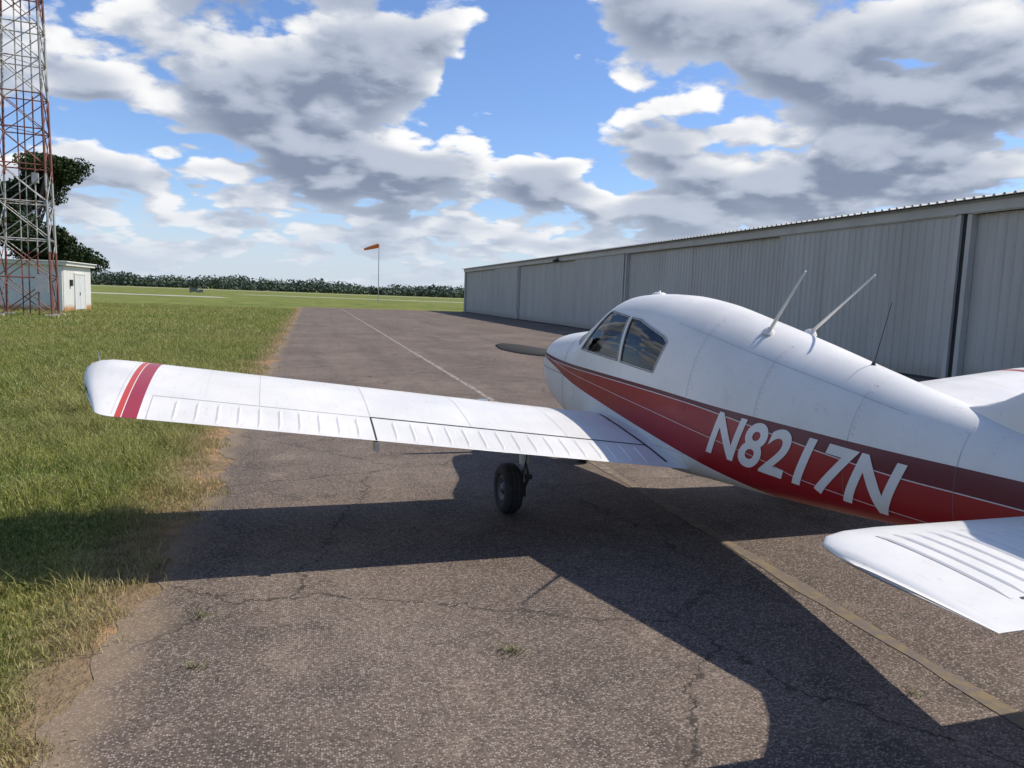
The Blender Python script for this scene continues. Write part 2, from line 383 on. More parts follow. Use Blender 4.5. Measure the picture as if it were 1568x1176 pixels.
mk('roof',v,f,M_roof,hg)
v=[];f=[]
for i,(yy,hh) in enumerate(pr):
    v+=[(HX-.32,yy,HT+.37+hh),(HX-.32,yy,HT+.355)]
    if i: a=2*i; f.append((a-2,a-1,a+1,a))
mk('roof_edge',v,f,M_roof,hg)
q=MB(); q.box(HX-.45,HX-.1,53.0,53.5,HT-.05,HT+.14,0); q.tube((HX-.3,53.25,HT+.1),(HX-.1,53.25,HT+.3),.05); bevel(q.make('wall_lamp',[M_dark],hg),.03)

# ------------------------------------------------------------ shed
sh_=empty('utility_shed',(*toW(-14.7,52.6),0),PH)
M_wht=simple('shed_white_paint',(.66,.65,.60),.6,var=.06,scale=2); M_gry=simple('shed_door_paint',(.60,.61,.60),.5,var=.05)
m,t,b=newmat('shed_wall'); o=t.obj(); n=t.noise(o,3,4,.6); zz=t.sep(o)[2]
cc=t.mix(t.ss(n,.3,.7),(.60,.60,.56),(.68,.67,.63)); cc=t.mix(t.ss(t.m('SUBTRACT',zz,t.m('MULTIPLY',n,.5)),.25,-.1),cc,(.42,.22,.09))
t.put(b.inputs['Base Color'],cc); M_shw=m
q=MB(); q.box(-7.5,0,0,6,0,2.85,0); q.make('walls',[M_shw],sh_)
q=MB(); q.box(-7.8,.25,-.25,6.25,2.85,3.05,0); q.box(-7.9,.35,-.35,6.35,3.05,3.12,0); bevel(q.make('roof',[M_wht],sh_),.02)
q=MB(); q.box(.003,.05,2.2,3.25,.1,2.35,0); q.box(.003,.05,3.28,4.35,.1,2.35,0)
q.box(.003,.08,2.1,2.2,0,2.45,1); q.box(.003,.08,4.35,4.45,0,2.45,1); q.box(.003,.08,2.2,4.35,2.35,2.45,1); q.box(.05,.1,3.15,3.19,1.0,1.2,2); q.box(.0031,.02,3.25,3.28,.1,2.35,2)
q.box(.003,.15,1.2,1.45,1.6,2.0,2)
q.make('door',[M_gry,M_wht,M_dark],sh_)
q=MB(); q.box(-5.5,-4.6,-.06,-.003,1.2,2.1,1); q.box(-5.4,-4.7,-.07,-.06,1.3,2.0,0); q.box(-.3,-.05,-.14,-.003,.0,2.8,1); q.make('window',[M_dark,M_wht],sh_)

# ------------------------------------------------------------ lattice tower
m,t,b=newmat('tower_paint'); o=t.obj(); zz=t.sep(o)[2]; n=t.noise(o,2.5,3,.65)
band=t.m('GREATER_THAN',t.m('FRACT',t.m('DIVIDE',t.m('ADD',zz,4.6),8.0)),.5)
red=t.mix(n,(.16,.035,.028),(.22,.09,.065)); wh=t.mix(n,(.44,.43,.41),(.30,.29,.27))
cc=t.mix(band,wh,red); cc=t.mix(t.ss(n,.54,.64),cc,(.13,.07,.045))
t.put(b.inputs['Base Color'],cc); b.inputs['Roughness'].default_value=.6; M_tow=m
tw=empty('radio_tower',(-25.9,40.6,0),rad(24))
q=MB()
def hw_(z): return 1.22-.0175*z
lv=[0.]
while lv[-1]<38: lv.append(lv[-1]+1.9*(hw_(lv[-1])/1.2)+.1)
cor=[(-1,-1),(1,-1),(1,1),(-1,1)]
for i in range(len(lv)-1):
    z0,z1=lv[i],lv[i+1]; a0,a1=hw_(z0),hw_(z1)
    for k in range(4):
        x0,y0=cor[k];x1,y1=cor[(k+1)%4]
        q.tube((x0*a0,y0*a0,z0),(x0*a1,y0*a1,z1),.065,n=5)
        q.tube((x0*a1,y0*a1,z1),(x1*a1,y1*a1,z1),.035,n=4)
        q.tube((x0*a0,y0*a0,z0),(x1*a1,y1*a1,z1),.026,n=4); q.tube((x1*a0,y1*a0,z0),(x0*a1,y0*a1,z1),.026,n=4)
    if i%2==0: q.tube((a1,a1,z1),(-a1,-a1,z1),.02,n=4)
    q.tube((-.1,-a0*.85,z0),(-.1,-a1*.85,z1),.03,n=4); q.tube((.2,-a0*.85,z0),(.2,-a1*.85,z1),.03,n=4)
    q.tube((.45,.1,z0),(.45,.1,z1),.04,n=5)
q.make('lattice',[M_tow],tw)
q=MB()
for cx,cy in cor: q.box(cx*1.22-.3,cx*1.22+.3,cy*1.22-.3,cy*1.22+.3,-.1,.12,0)
q.make('footings',[M_conc],tw)
q=MB(); q.box(.5,1.1,-1.35,-1.1,1.3,2.2,0); q.box(.3,.6,.0,.3,7.,7.5,0); q.make('equipment',[simple('equipment_grey',(.35,.35,.35))],tw)

# ------------------------------------------------------------ windsock, cabinet
ws=empty('windsock',(-26.9,150,0)); M_pole=simple('pole_grey',(.30,.28,.26)); M_or=simple('windsock_fabric',(.72,.20,.06),.8)
q=MB(); q.tube((0,0,0),(0,0,11.2),.09,.06,8); q.tube((0,0,11.2),(-.5,0,11.1),.04,n=5); q.make('pole',[M_pole],ws)
q=MB(); q.lathe([(0,.42),(.9,.40),(1.7,.33),(2.4,.27),(3.,.20)],(-.15,0,11.0),(-1,.2,-.28),14); o_=q.make('sock',[M_or],ws,True)
M_cab=simple('cabinet_grey',(.20,.19,.17),.8)
cb=empty('electrical_cabinet',(-84,200,0)); q=MB(); q.box(-1.2,.9,-.4,.4,.3,1.3); q.box(1.2,2.4,-.4,.4,.3,1.0); q.box(-1.1,-1,-.1,.1,0,.3);q.box(.7,.8,-.1,.1,0,.3);q.box(1.3,1.4,-.1,.1,0,.3);q.box(2.2,2.3,-.1,.1,0,.3);q.box(-1.3,1,-.5,.5,1.3,1.38); q.make('boxes',[M_cab],cb)

# ============================================================ AIRPLANE  (local: x fwd, y left, z up, origin under main wheels)
TH=rad(18); 
air=empty('light_airplane',(1.446,7.04,.004),rad(90)+TH)
def pchip(xs,ys):
    xs=np.array(xs,float);ys=np.array(ys,float);h=np.diff(xs);d=np.diff(ys)/h;m_=np.zeros(len(xs))
    for i in range(1,len(xs)-1):
        if d[i-1]*d[i]>0: w1=2*h[i]+h[i-1];w2=h[i]+2*h[i-1];m_[i]=(w1+w2)/(w1/d[i-1]+w2/d[i])
    m_[0]=d[0];m_[-1]=d[-1]
    def F(x):
        x=np.clip(x,xs[0],xs[-1]); i=np.clip(np.searchsorted(xs,x)-1,0,len(h)-1); t=(x-xs[i])/h[i]
        return ys[i]*(1+2*t)*(1-t)**2+h[i]*m_[i]*t*(1-t)**2+ys[i+1]*t*t*(3-2*t)+h[i]*m_[i+1]*t*t*(t-1)
    return F
ST=[(-4.85,.98,1.16,.035,1.08,2.0,2.0),(-4.2,.84,1.22,.11,1.05,2.1,2.2),(-3.37,.735,1.375,.225,1.03,2.1,2.8),(-3.1,.70,1.43,.275,1.02,2.1,3.0),
(-2.5,.635,1.565,.37,.99,2.1,3.1),(-1.97,.59,1.685,.45,.98,2.15,3.2),(-1.38,.55,1.81,.515,.97,2.2,3.3),(-.76,.50,1.925,.55,.97,2.4,3.4),(-.3,.49,1.972,.56,.98,2.6,3.5),
(.0,.49,1.98,.56,.98,2.7,3.5),(.35,.49,1.962,.56,.98,2.7,3.5),(.6,.50,1.895,.56,.98,2.7,3.5),(.9,.52,1.745,.555,1.0,2.7,3.4),(1.2,.55,1.60,.54,1.02,2.7,3.2),(1.6,.61,1.555,.51,1.06,2.6,3.),
(2.05,.71,1.50,.455,1.10,2.5,2.8),(2.25,.77,1.45,.39,1.12,2.4,2.5),(2.33,.83,1.38,.30,1.12,2.2,2.2)]
A_=np.array(ST); FN=[pchip(A_[:,0],A_[:,i]) for i in range(1,7)]
def surfy(x,z,off=0.):
    zb,zt,hw,zw,nu,nl=[f_(x) for f_ in FN]
    if z>=zw: q_=(z-zw)/(zt-zw); n_=nu
    else: q_=(zw-z)/(zw-zb); n_=nl
    q_=min(max(q_,0),.9999)
    return hw*(1-q_**n_)**(1/n_)+off
xs=np.unique(np.concatenate([np.linspace(-4.85,1.9,110),np.linspace(1.9,2.33,14)])); NA=72
V=[]
for x_ in xs:
    zb,zt,hw,zw,nu,nl=[float(f_(x_)) for f_ in FN]
    for k in range(NA):
        a=2*math.pi*k/NA; ca,sa=math.cos(a),math.sin(a); n_=nu if sa>=0 else nl
        V.append((x_,hw*math.copysign(abs(ca)**(2/n_),ca),zw+((zt-zw) if sa>=0 else (zw-zb))*math.copysign(abs(sa)**(2/n_),sa)))
F_=[]
for i in range(len(xs)-1):
    for k in range(NA):
        j=(k+1)%NA; F_.append((i*NA+k,(i+1)*NA+k,(i+1)*NA+j,i*NA+j))
F_.append(tuple(range(NA))); F_.append(tuple(reversed([(len(xs)-1)*NA+k for k in range(NA)])))
bm=bmesh.new(); bv=[bm.verts.new(v_) for v_ in V]
for f_ in F_: bm.faces.new([bv[i] for i in f_])
bmesh.ops.recalc_face_normals(bm,faces=bm.faces)
win1=[(.85,1.405),(.475,1.79),(.43,1.805),(-.01,1.765),(-.045,1.365)]
win2=[(-.105,1.36),(-.075,1.76),(-.25,1.745),(-.70,1.625),(-.775,1.58),(-.69,1.325)]
wsd=[(.955,1.43),(1.23,1.555),(1.35,1.72),(.70,1.96),(.53,1.845)]
def inside(p_,poly):
    c_=False;n_=len(poly)
    for i in range(n_):
        x1,y1=poly[i];x2,y2=poly[(i+1)%n_]
        if (y1>p_[1])!=(y2>p_[1]) and p_[0]<(x2-x1)*(p_[1]-y1)/(y2-y1)+x1: c_=not c_
    return c_
panes=[]
for poly in (win1,win2,wsd):
    xa=min(q_[0] for q_ in poly)-.12; xb=max(q_[0] for q_ in poly)+.12; za=min(q_[1] for q_ in poly)-.12; zb_=max(q_[1] for q_ in poly)+.14
    for i in range(len(poly)):
        (x1,y1),(x2,y2)=poly[i],poly[(i+1)%len(poly)]
        fs=[f_ for f_ in bm.faces if xa<f_.calc_center_median().x<xb and za<f_.calc_center_median().z<zb_]
        geo=list({e for f_ in fs for e in f_.edges})+list({v_ for f_ in fs for v_ in f_.verts})+fs
        bmesh.ops.bisect_plane(bm,geom=geo,dist=1e-5,plane_co=(x1,0,y1),plane_no=(y2-y1,0,-(x2-x1)))
    dl=[f_ for f_ in bm.faces if inside((f_.calc_center_median().x,f_.calc_center_median().z),poly)]
    vm={};pv=[];pf=[]
    for f_ in dl:
        idx=[]
        for v_ in f_.verts:
            if v_ not in vm: vm[v_]=len(pv); pv.append(tuple(v_.co-v_.normal*.004))
            idx.append(vm[v_])
        pf.append(tuple(idx))
    panes.append((pv,pf)); bmesh.ops.delete(bm,geom=dl,context='FACES')
def paint(name,extra=None,tone=1.,coat=.25):
    m,t,b=newmat(name); o=t.obj()
    n=t.noise(o,1.7,4,.6); n2=t.noise(t.v('MULTIPLY',o,(1.,6.,1.)),5,3,.6); n3=t.noise(o,23,3,.7)
    c=t.mix(t.ss(n,.3,.7),tuple(k*tone for k in(.65,.625,.58)),tuple(k*tone for k in(.73,.705,.66))); c=t.mix(t.m('MULTIPLY',t.ss(n2,.55,.8),.30),c,(.46,.42,.36))
    c=t.mix(t.m('MULTIPLY',t.ss(n3,.60,.74),.32),c,(.42,.38,.33))
    if extra: c=extra(t,o,c)
    t.put(b.inputs['Base Color'],c); t.put(b.inputs['Roughness'],t.ss(n,.3,.7,.40,.56)); b.inputs['Coat Weight'].default_value=coat; b.inputs['Coat Roughness'].default_value=.14
    return m,t,b
def fcurve(t,x,pts,x0,x1):
    n=t.node('ShaderNodeFloatCurve'); c=n.mapping.curves[0]; n.mapping.use_clip=False
    P_=[((a-x0)/(x1-x0),v_) for a,v_ in pts]; P_.sort()
    while len(c.points)<len(P_): c.points.new(.5,.5)
    for i,(a,v_) in enumerate(P_): c.points[i].location=(a,v_); 
    n.mapping.update(); t.put(n.inputs['Value'],t.m('DIVIDE',t.m('SUBTRACT',x,x0),x1-x0)); n.inputs['Factor'].default_value=1
    return n.outputs[0]
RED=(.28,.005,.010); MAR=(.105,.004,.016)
def stripes(t,o,c):
    x,y,z=t.sep(o)[:3]
    k=lambda v_:(v_-.4)
    up_=fcurve(t,x,[(2.4,k(1.285)),(2.1,k(1.27)),(1.4,k(1.24)),(.4,k(1.225)),(-.7,k(1.205)),(-1.6,k(1.17)),(-2.25,k(1.15)),(-2.75,k(1.135)),(-3.4,k(1.125)),(-4.85,k(1.12))],-4.85,2.4)
    lo_=fcurve(t,x,[(2.4,k(1.27)),(2.1,k(1.225)),(1.6,k(1.155)),(1.16,k(1.07)),(.17,k(.934)),(-.73,k(.822)),(-1.29,k(.742)),(-2.05,k(.62)),(-2.5,k(.5)),(-4.85,k(.42))],-4.85,2.4)
    zz=t.m('SUBTRACT',z,.4)
    du=t.m('SUBTRACT',up_,zz); dl_=t.m('SUBTRACT',zz,lo_)
    inr=t.m('MULTIPLY',t.m('GREATER_THAN',du,0.),t.m('GREATER_THAN',dl_,0.))
    c=t.mix(inr,c,RED)
    mwid=t.ss(x,-1.2,-3.2,.032,.13)  # maroon trim line; its widening aft is a reflection painted into the colour
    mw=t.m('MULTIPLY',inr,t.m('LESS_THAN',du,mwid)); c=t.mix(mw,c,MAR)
    pw=t.m('MULTIPLY',inr,t.m('LESS_THAN',t.m('ABSOLUTE',t.m('SUBTRACT',du,t.m('ADD',mwid,.003))),.003)); c=t.mix(pw,c,(.6,.57,.56))
    pw=t.m('MULTIPLY',inr,t.m('LESS_THAN',t.m('ABSOLUTE',t.m('SUBTRACT',dl_,t.m('MULTIPLY',t.m('ADD',dl_,du),.50))),.0025)); c=t.mix(pw,c,(.55,.45,.44))
    bf=t.node('ShaderNodeNewGeometry').outputs['Backfacing']
    return t.mix(bf,c,(.10,.10,.11))
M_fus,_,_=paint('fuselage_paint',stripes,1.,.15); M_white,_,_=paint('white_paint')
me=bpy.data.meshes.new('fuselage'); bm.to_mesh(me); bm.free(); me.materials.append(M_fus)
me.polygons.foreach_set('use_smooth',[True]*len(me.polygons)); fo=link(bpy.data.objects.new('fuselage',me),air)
m=bpy.data.materials.new('window_glass'); m.use_nodes=True; t=NT(m.node_tree); t.n.clear()
o_=t.node('ShaderNodeOutputMaterial'); tp=t.node('ShaderNodeBsdfTransparent'); tp.inputs[0].default_value=(.36,.40,.41,1); gl=t.node('ShaderNodeBsdfGlossy'); gl.inputs['Roughness'].default_value=.03
fr=t.node('ShaderNodeFresnel'); fr.inputs[0].default_value=1.5; mx=t.node('ShaderNodeMixShader'); t.put(mx.inputs[0],t.m('MULTIPLY_ADD',fr.outputs[0],1.0,.02)); t.l.new(tp.outputs[0],mx.inputs[1]);t.l.new(gl.outputs[0],mx.inputs[2]);t.l.new(mx.outputs[0],o_.inputs[0]); M_glass=m
for nm,(pv,pf) in zip(('front_side_window','rear_side_window','windshield'),panes): mk(nm,pv,pf,M_glass,air,True)
M_blk=simple('black_rubber_and_gaps',(.02,.02,.02),.6); M_seam=simple('panel_seam',(.40,.39,.38),.6); M_seam2=simple('dark_seam',(.16,.16,.16),.6)
def strip(name,pts,wd,mat,off=.002,closed=False,sides=(1,)):
    P_=[]
    seq=pts+[pts[0]] if closed else pts
    for i in range(len(seq)-1):
        a=Vector(seq[i]);b_=Vector(seq[i+1]);k=max(2,int((b_-a).length/.04))
        for j in range(k): P_.append(a+(b_-a)*j/k)
    P_.append(Vector(seq[-1])); q=MB()
    for sd in sides:
        b0=len(q.v)
        for i,pp in enumerate(P_):
            d=(P_[min(i+1,len(P_)-1)]-P_[max(i-1,0)]); 
            if d.length<1e-6: d=Vector((1,0))
            d.normalize(); n_=Vector((-d.y,d.x))*wd/2
            for e in (pp+n_,pp-n_): q.v.append((e.x,sd*surfy(e.x,e.y,off),e.y))
            if i: k=b0+2*i; q.f.append((k-2,k-1,k+1,k)); q.mi.append(0)
    return q.make(name,[mat],air)
strip('window_seal',win1,.018,M_white,.006,True,(1,-1)); strip('window_seal.001',win2,.018,M_white,.006,True,(1,-1))
strip('window_gasket',win1,.010,M_seam2,.0075,True,(1,)); strip('window_gasket.001',win2,.010,M_seam2,.0075,True,(1,))
for i,xx in enumerate((-1.20,-1.95,-2.7,-3.35)):
    strip('skin_seam_%d'%i,[(xx,float(FN[0](xx))+.05),(xx,float(FN[3](xx))+.17)],.0022,M_seam2,.0015)
    strip('skin_seam_top_%d'%i,[(xx,1.16),(xx,float(FN[1](xx))-.01)],.0025,M_seam,.0015)
strip('cowl_seam',[(1.28,.6),(1.28,1.55)],.006,M_seam2,.002); strip('cowl_seam.001',[(1.28,1.10),(2.25,1.12)],.006,M_seam2,.002)
strip('skin_seam_long',[(.9,.72),(-1.2,.75)],.003,M_seam,.0015); strip('skin_seam_spine',[(-.8,1.74),(-3.0,1.34)],.0025,M_seam,.0015)
q=MB()
for xx in (-1.22,-1.97,-2.72):
    zz=1.18
    while zz<float(FN[1](xx))-.04:
        y_=surfy(xx,zz); q.box(xx-.003,xx+.003,y_-.001,y_+.0015,zz-.003,zz+.003); zz+=.035
q.make('rivets',[M_seam],air)
# registration
tc=bpy.data.curves.new('reg','FONT'); tc.body='N8217N'; tc.size=1; tc.offset=.026; tc.space_character=1.04; to=link(bpy.data.objects.new('reg_tmp',tc))
bpy.context.view_layer.update()
tm=bpy.data.meshes.new_from_object(to.evaluated_get(bpy.context.evaluated_depsgraph_get())); bpy.data.objects.remove(to)
bm=bmesh.new(); bm.from_mesh(tm)
xmn=min(v_.co.x for v_ in bm.verts);xmx=max(v_.co.x for v_ in bm.verts);ymn=min(v_.co.y for v_ in bm.verts);ymx=max(v_.co.y for v_ in bm.verts)
for i in range(1,50): bmesh.ops.bisect_plane(bm,geom=bm.verts[:]+bm.edges[:]+bm.faces[:],plane_co=(xmn+(xmx-xmn)*i/50,0,0),plane_no=(1,0,0),dist=1e-6)
for i in range(1,16): bmesh.ops.bisect_plane(bm,geom=bm.verts[:]+bm.edges[:]+bm.faces[:],plane_co=(0,ymn+(ymx-ymn)*i/16,0),plane_no=(0,1,0),dist=1e-6)
for v_ in bm.verts:
    s_=(v_.co.x-xmn)/(xmx-xmn); q_=(v_.co.y-ymn)/(ymx-ymn)
    x_=-1.50-1.47*s_-.13*q_; z_=.825-.07*s_+.325*q_
    v_.co=(x_,surfy(x_,z_,.004),z_)
me=bpy.data.meshes.new('registration_letters'); bm.to_mesh(me); bm.free()
M_let=simple('letter_paint',(.66,.65,.63),.4,var=.05); me.materials.append(M_let); link(bpy.data.objects.new('registration_letters',me),air)

# ---- wing
LE,TE=.42,-1.20; CH=LE-TE; TAN=math.tan(rad(3.0))
def zte(y): return .575+.1166*y
def foil(s,t_=.15,cam=.025):
    yt=5*t_*(.2969*math.sqrt(s)-.126*s-.3516*s*s+.2843*s**3-.1036*s**4)
    yc=cam*4*s*(1-s); return yc+yt, yc-yt
def wing_top(x,y):
    y=abs(y)
    s=min(max((LE-x)/CH,0),1); return zte(y)+(x-TE)*TAN+foil(s)[0]*CH
def wing(name,side):
    secs=[(.35,0,0,1,0),(1.0,0,0,1,0),(2.0,0,0,1,0),(3.0,0,0,1,0),(4.0,0,0,1,0),(4.46,0,0,1,0),(4.54,.004,.008,.99,.0),(4.61,.012,.025,.96,.0),(4.67,.025,.05,.88,.002),(4.715,.045,.09,.72,.004),(4.74,.075,.15,.48,.007),(4.75,.12,.24,.16,.010)]
    ss_=[.5*(1-math.cos(math.pi*i/26)) for i in range(27)]
    V=[];F=[];n=0
    for (y,dl,dt,ts,dz) in secs:
        ring=[]; glove=.22*max(0,1-(y-.35)/.75) if y<1.1 else 0
        le=LE-dl; te=TE+dt; ch=le-te
        for k,(s,top) in enumerate([(q,1) for q in ss_[::-1]]+[(q,0) for q in ss_[1:]]):
            u_,l_=foil(s); x_=le-s*ch+glove*(1-s)**4
            yy=y if y<=4.46 else 4.46+(y-4.46)*(1.40-.38*s-.62*s*s)
            ring.append((x_,side*yy,zte(min(yy,4.7))+(x_-TE)*TAN+(((u_ if top else l_)-.02)*ts+.02)*CH-dz))
        V+=ring; n=len(ring)
    for i in range(len(secs)-1):
        for k in range(n):
            j=(k+1)%n; q=(i*n+k,(i+1)*n+k,(i+1)*n+j,i*n+j); F.append(q if side>0 else q[::-1])
    q=tuple(range((len(secs)-1)*n,len(secs)*n)); F.append(q)
    return mk(name,V,F,M_wing,air,True)
def wstripes(t,o,c):
    y=t.m('ABSOLUTE',t.sep(o)[1])
    a=t.m('MULTIPLY',t.m('GREATER_THAN',y,4.31),t.m('LESS_THAN',y,4.395)); c=t.mix(a,c,(.30,.022,.042))
    a=t.m('MULTIPLY',t.m('GREATER_THAN',y,4.400),t.m('LESS_THAN',y,4.435)); return t.mix(a,c,(.48,.05,.035))
M_wing,_,_=paint('wing_paint',wstripes)
wing('left_wing',1); wing('right_wing',-1)
def wstrip(q,pts,wd,off,mi=0,h=0.):
    P_=[]
    for i in range(len(pts)-1):
        a=Vector(pts[i]);b_=Vector(pts[i+1]);k=max(2,int((b_-a).length/.05))
        for j in range(k): P_.append(a+(b_-a)*j/k)
    P_.append(Vector(pts[-1])); b0=len(q.v)
    for i,pp in enumerate(P_):
        d=P_[min(i+1,len(P_)-1)]-P_[max(i-1,0)]; d.normalize(); n_=Vector((-d.y,d.x))*wd/2
        for k,e in enumerate((pp+n_,pp,pp-n_)):
            endz=0 if (i in (0,len(P_)-1)) else 1
            q.v.append((e.x,e.y,wing_top(e.x,e.y)+off+(h*endz if k==1 else 0)))
        if i: k=b0+3*i; q.f+=[(k-3,k-2,k+1,k),(k-2,k-1,k+2,k+1)]; q.mi+=[mi,mi]
BRK=2.85; HG=-.85
for sd in (1,-1):
    q=MB()
    yy=.78
    while yy<4.22:
        if abs(yy-BRK)>.05: wstrip(q,[(HG-.03,sd*yy),(-1.18,sd*yy)],.028,.0005,0,.0065)
        yy+=.128
    q.make('control_surface_beads',[M_wing],air,False)
    q=MB()
    wstrip(q,[(HG,sd*.64),(HG,sd*BRK)],.016,.002,1)
    wstrip(q,[(HG,sd*BRK),(HG,sd*4.26)],.005,.002,0)
    wstrip(q,[(HG,sd*BRK),(-1.195,sd*BRK)],.012,.002,1); wstrip(q,[(HG,sd*4.26),(-1.19,sd*4.26)],.005,.002,0)
    for y_ in (1.32,2.1,BRK,3.6,4.455): wstrip(q,[(.35,sd*y_),(HG+.01 if y_<4.3 else -1.17,sd*y_)],.003,.0015,0)
    wstrip(q,[(.0,sd*.8),(.0,sd*4.44)],.002,.0015,0)
    wstrip(q,[(.1,sd*.66),(-.3,sd*.70),(-.6,sd*.685),(-.95,sd*.63),(-1.12,sd*.60)],.022,.003,1)  # black strip painted in for the shadow gap at the root fairing
    for y_ in (1.0,1.7,2.45,3.2,3.95):
        xx=.25
        while xx>HG+.05: 
            zz=wing_top(xx,y_)+.0008; b0=len(q.v); q.v+=[(xx-.003,sd*y_-.003,zz),(xx+.003,sd*y_-.003,zz),(xx+.003,sd*y_+.003,zz),(xx-.003,sd*y_+.003,zz)]; q.f.append((b0,b0+1,b0+2,b0+3)); q.mi.append(0)
            xx-=.045
    q.make('wing_seams',[M_seam,M_blk],air)
q=MB()
for sd in(1,-1):
    q.lathe([(0,.05),(.012,.05),(.014,.04),(.014,0)],(.12,sd*1.75,wing_top(.12,1.75)-.004),(0,0,1),20)
    q.tube((.12,sd*4.74,1.25),(.11,sd*4.76,1.38),.008,.004,6)
    q.box(-1.23,-1.12,sd*BRK-.015,sd*BRK+.015,zte(BRK)-.07,zte(BRK)-.01)
q.make('fuel_caps_and_fittings',[simple('bare_metal',(.5,.5,.5),.35,metal=.8)],air)

# ---- stabilator
zs=1.0
sec=[(0,0,1),(.6,0,1),(1.2,0,1),(1.36,-.015,.95),(1.46,-.05,.8),(1.53,-.12,.6),(1.565,-.24,.35),(1.575,-.34,.12)]
def stab(side):
    V=[];F=[];ss_=[.5*(1-math.cos(math.pi*i/18)) for i in range(19)]
    for (y,dx,ts) in sec:
        le=-3.82+dx; te=-4.72; ch=le-te
        for s in ss_[::-1]: V.append((le-s*ch,side*y,zs+foil(s,.10,0)[0]*.9*ts))
        for s in ss_[1:]: V.append((le-s*ch,side*y,zs-foil(s,.10,0)[0]*.9*ts))
    n=37
    for i in range(len(sec)-1):
        for k in range(n):
            j=(k+1)%n; F.append((i*n+k,(i+1)*n+k,(i+1)*n+j,i*n+j))
    F.append(tuple(range((len(sec)-1)*n,len(sec)*n)))
    mk('stabilator',V,F,M_white,air,True)
    q=MB(); yy=.25
    while yy<1.33:
        b0=len(q.v)
        for i in range(9):
            x_=-4.0-.56*i/8; zt_=zs+foil((-3.82-x_)/.9,.10,0)[0]*.9
            for k,w_ in enumerate((-.009,0,.009)): q.v.append((x_,side*(yy+w_),zt_+.0005+(.005 if k==1 and 0<i<8 else 0)))
            if i: k=b0+3*i; q.f+=[(k-3,k-2,k+1,k),(k-2,k-1,k+2,k+1)]; q.mi+=[0,0]
        yy+=.083
    q.make('stabilator_beads',[M_white],air)
    q=MB(); 
    x_=-4.56; zt_=zs+foil((-3.82-x_)/.9,.10,0)[0]*.9+.002; zt2=zs+foil((-3.82-x_+.012)/.9,.10,0)[0]*.9+.002
    a,b_=sorted((side*.2,side*1.30)); q.v+=[(x_,a,zt_),(x_-.012,a,zt2),(x_-.012,b_,zt2),(x_,b_,zt_)]; q.f.append((0,1,2,3)); q.mi.append(0); q.make('trim_tab_gap',[M_blk],air)
stab(1);stab(-1)
# ---- fin
zl=[1.0,1.3,1.40,1.43,1.47,1.53,1.60,1.75,1.9,2.05,2.18,2.23]
lef=pchip([1.0,1.38,1.40,1.43,1.47,1.53,1.60,1.75,1.9,2.05,2.18,2.23],[-3.05,-3.1,-3.16,-3.28,-3.39,-3.50,-3.61,-3.78,-3.92,-4.05,-4.17,-4.25])
V=[];F=[];ss_=[.5*(1-math.cos(math.pi*i/16)) for i in range(17)]
for z_ in zl:
    le=float(lef(z_)); te=-4.82+.03*(z_-1); ch=le-te; tt=.07 if z_<2.2 else .02
    for s in ss_[::-1]: V.append((le-s*ch,foil(s,tt,0)[0]*ch,z_))
    for s in ss_[1:]: V.append((le-s*ch,-foil(s,tt,0)[0]*ch,z_))
n=33
for i in range(len(zl)-1):
    for k in range(n): j=(k+1)%n; F.append((i*n+k,i*n+j,(i+1)*n+j,(i+1)*n+k))
F.append(tuple(range((len(zl)-1)*n,len(zl)*n)))
mk('vertical_fin',V,F,M_white,air,True)

# ---- gear
M_tire=simple('tire_rubber',(.028,.027,.026),.85,var=.25,scale=20,bump=.3); M_alu=simple('wheel_metal',(.12,.12,.125),.5,metal=.6); M_gw=simple('gear_white',(.6,.6,.58),.5)
def wheel(x,y,R,side,nm,fair=True):
    q=MB(); hw2=.078*R/.222
    q.lathe([(-hw2*.7,R*.50),(-hw2*.95,R*.60),(-hw2*1.05,R*.75),(-hw2*.95,R*.9),(-hw2*.6,R*.98),(-hw2*.3,R*1.0),(-hw2*.28,R*.985),(-hw2*.2,R*.985),(-hw2*.18,R),(hw2*.18,R),(hw2*.2,R*.985),(hw2*.28,R*.985),(hw2*.3,R),(hw2*.6,R*.98),(hw2*.95,R*.9),(hw2*1.05,R*.75),(hw2*.95,R*.6),(hw2*.7,R*.5)],(x,y,R),(0,1,0),48)
    q.make(nm+'_tire',[M_tire],air,True)
    q=MB()
    for e in(-1,1):
        q.lathe([(e*hw2*.72,R*.52),(e*hw2*.85,R*.48),(e*hw2*.45,R*.40),(e*hw2*.35,R*.22),(e*hw2*.8,R*.18),(e*hw2*.85,0)],(x,y,R),(0,1,0),32,0)
        for k in range(6):
            a=k*math.pi/3; q.tube((x+math.cos(a)*R*.3,y+e*hw2*.3,R+math.sin(a)*R*.3),(x+math.cos(a)*R*.3,y+e*hw2*.55,R+math.sin(a)*R*.3),.008,n=6,mi=0)
    q.make(nm+'_hub',[M_alu],air,True)
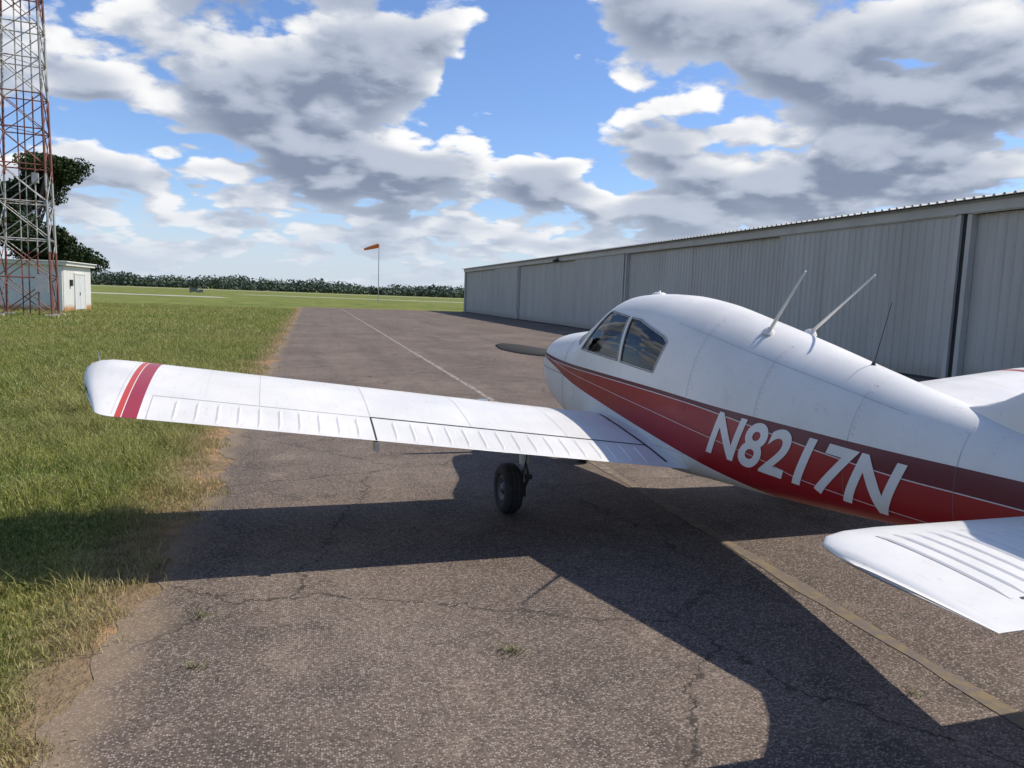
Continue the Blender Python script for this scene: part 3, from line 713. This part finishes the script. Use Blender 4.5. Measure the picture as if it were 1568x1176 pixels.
for sd,nm in((1,'left_main'),(-1,'right_main')):
    wheel(0,sd*1.52,.222,sd,nm)
    yi=sd*1.38; zt=.78
    q=MB()
    q.tube((0,sd*1.50,.222),(0,yi,.222),.025,n=10); q.tube((0,yi,.17),(0,yi,.48),.028,n=12,mi=1); q.tube((0,yi,.44),(0,yi,zt),.045,.055,12,mi=1)
    q.tube((-.03,yi,.45),(-.14,yi,.35),.014,n=6); q.tube((-.14,yi,.35),(-.03,yi,.22),.014,n=6); q.box(-.15,-.12,yi-.03,yi+.03,.33,.37,2)
    q.lathe([(-.006,.0),(-.006,.095),(.006,.095),(.006,0)],(0,sd*1.43,.222),(0,1,0),28)
    q.box(-.12,-.04,sd*1.43-.035,sd*1.43+.035,.17,.28,2); q.box(.02,.09,sd*1.43-.03,sd*1.43+.03,.12,.2,2)
    q.tube((-.08,sd*1.43,.25),(-.06,yi,.5),.006,n=5,mi=2); q.tube((-.06,yi,.5),(-.04,yi,.76),.006,n=5,mi=2); q.tube((0,yi,.46),(.12,sd*1.36,.78),.018,n=6,mi=1)
    q.make(nm+'_strut',[M_alu,M_gw,M_blk],air,False)
wheel(1.88,0,.19,1,'nose')
q=MB(); q.tube((1.88,.12,.19),(1.88,-.12,.19),.018,n=8)
for e in(-1,1): q.tube((1.88,e*.12,.19),(1.84,e*.07,.48),.022,n=8); 
q.box(1.80,1.88,-.1,.1,.46,.51); q.tube((1.84,0,.5),(1.80,0,.85),.035,.04,12); q.make('nose_strut',[M_gw],air)
# ---- prop and spinner
hx,hz=2.45,1.20
q=MB(); q.lathe([(-.10,.15),(-.06,.155),(.0,.15),(.09,.12),(.17,.07),(.22,.0)],(hx,0,hz),(1,0,0),32); q.make('spinner',[M_white],air,True)
V=[];F=[];tilt=rad(7); ns=22
for bl in(1,-1):
    b0=len(V)
    for i in range(ns+1):
        rr=.08+.88*i/ns; s=i/ns; cw=(.040+.030*math.sin(math.pi*min(1,s*1.05))**.7)*(1 if s<.9 else math.sqrt(max(.02,1-((s-.9)/.1)**2))); pit=rad(52-22*s); th=.018*(1-.75*s)
        for k in range(12):
            a=2*math.pi*k/12; cx,tx=math.cos(a)*cw,math.sin(a)*th
            dx=cx*math.sin(pit)+tx*math.cos(pit); dz=cx*math.cos(pit)-tx*math.sin(pit)
            y_=bl*rr; z_=bl*dz
            V.append((hx+dx*.9,y_*math.cos(tilt)-z_*math.sin(tilt),hz+y_*math.sin(tilt)+z_*math.cos(tilt)))
    for i in range(ns):
        for k in range(12): j=(k+1)%12; F.append((b0+i*12+k,b0+i*12+j,b0+(i+1)*12+j,b0+(i+1)*12+k))
    F.append(tuple(b0+ns*12+k for k in range(12)))
mk('propeller',V,F,simple('propeller_black',(.012,.014,.016),.75),air,True)
q=MB()
for e in(-1,1): q.box(2.30,2.345,e*.24-.09,e*.24+.09,1.10,1.24)
bevel(q.make('cowl_inlets',[M_dark],air),.03,3)
q=MB(); q.tube((1.3,.25,.58),(1.15,.27,.44),.03,n=12); q.make('exhaust',[M_alu],air)
q=MB()
for (a,b_) in (((-1.68,.17,1.72),(-2.17,.29,2.13)),((-1.70,-.17,1.72),(-2.17,-.26,2.13))):
    q.tube(a,b_,.013,.006,8); q.lathe([(-.01,.05),(.015,.035),(.03,.016)],a,(-.3,.0,1),14)
q.make('antennas',[M_white],air,True)
q=MB(); q.tube((-2.5,0,1.56),(-2.6,0,1.95),.003,.002,5); q.lathe([(0,.015),(.02,.008)],(-2.5,0,1.563),(0,0,1),8)
q.make('whip_antenna',[M_blk],air)
q=MB(); q.lathe([(-.01,.07),(.02,.065),(.03,.04),(.03,0)],(.25,.0,1.965),(0,0,1),20); q.tube((.25,0,1.97),(.25,0,2.01),.015,n=8); q.make('roof_vent',[M_white],air,True)
M_seat=simple('seat_fabric',(.06,.055,.06),.9); q=MB()
for x0 in (.05,-.75):
    for y0 in(-.26,.26):
        q.box(x0,x0+.45,y0-.22,y0+.22,.80,1.0); q.box(x0-.08,x0+.06,y0-.21,y0+.21,1.0,1.48); q.box(x0-.07,x0+.03,y0-.11,y0+.11,1.50,1.64)
bevel(q.make('seats',[M_seat],air),.05,3)
q=MB(); q.box(.72,1.2,-.45,.45,1.0,1.43); bevel(q.make('instrument_panel',[M_blk],air),.03)
q=MB(); q.tube((.72,.26,1.3),(.55,.26,1.32),.015); q.lathe([(0,.15),(.015,.155),(.03,.15),(.015,.135),(0,.15)],(.54,.26,1.32),(1,0,.1),24); q.make('yoke',[M_blk],air)
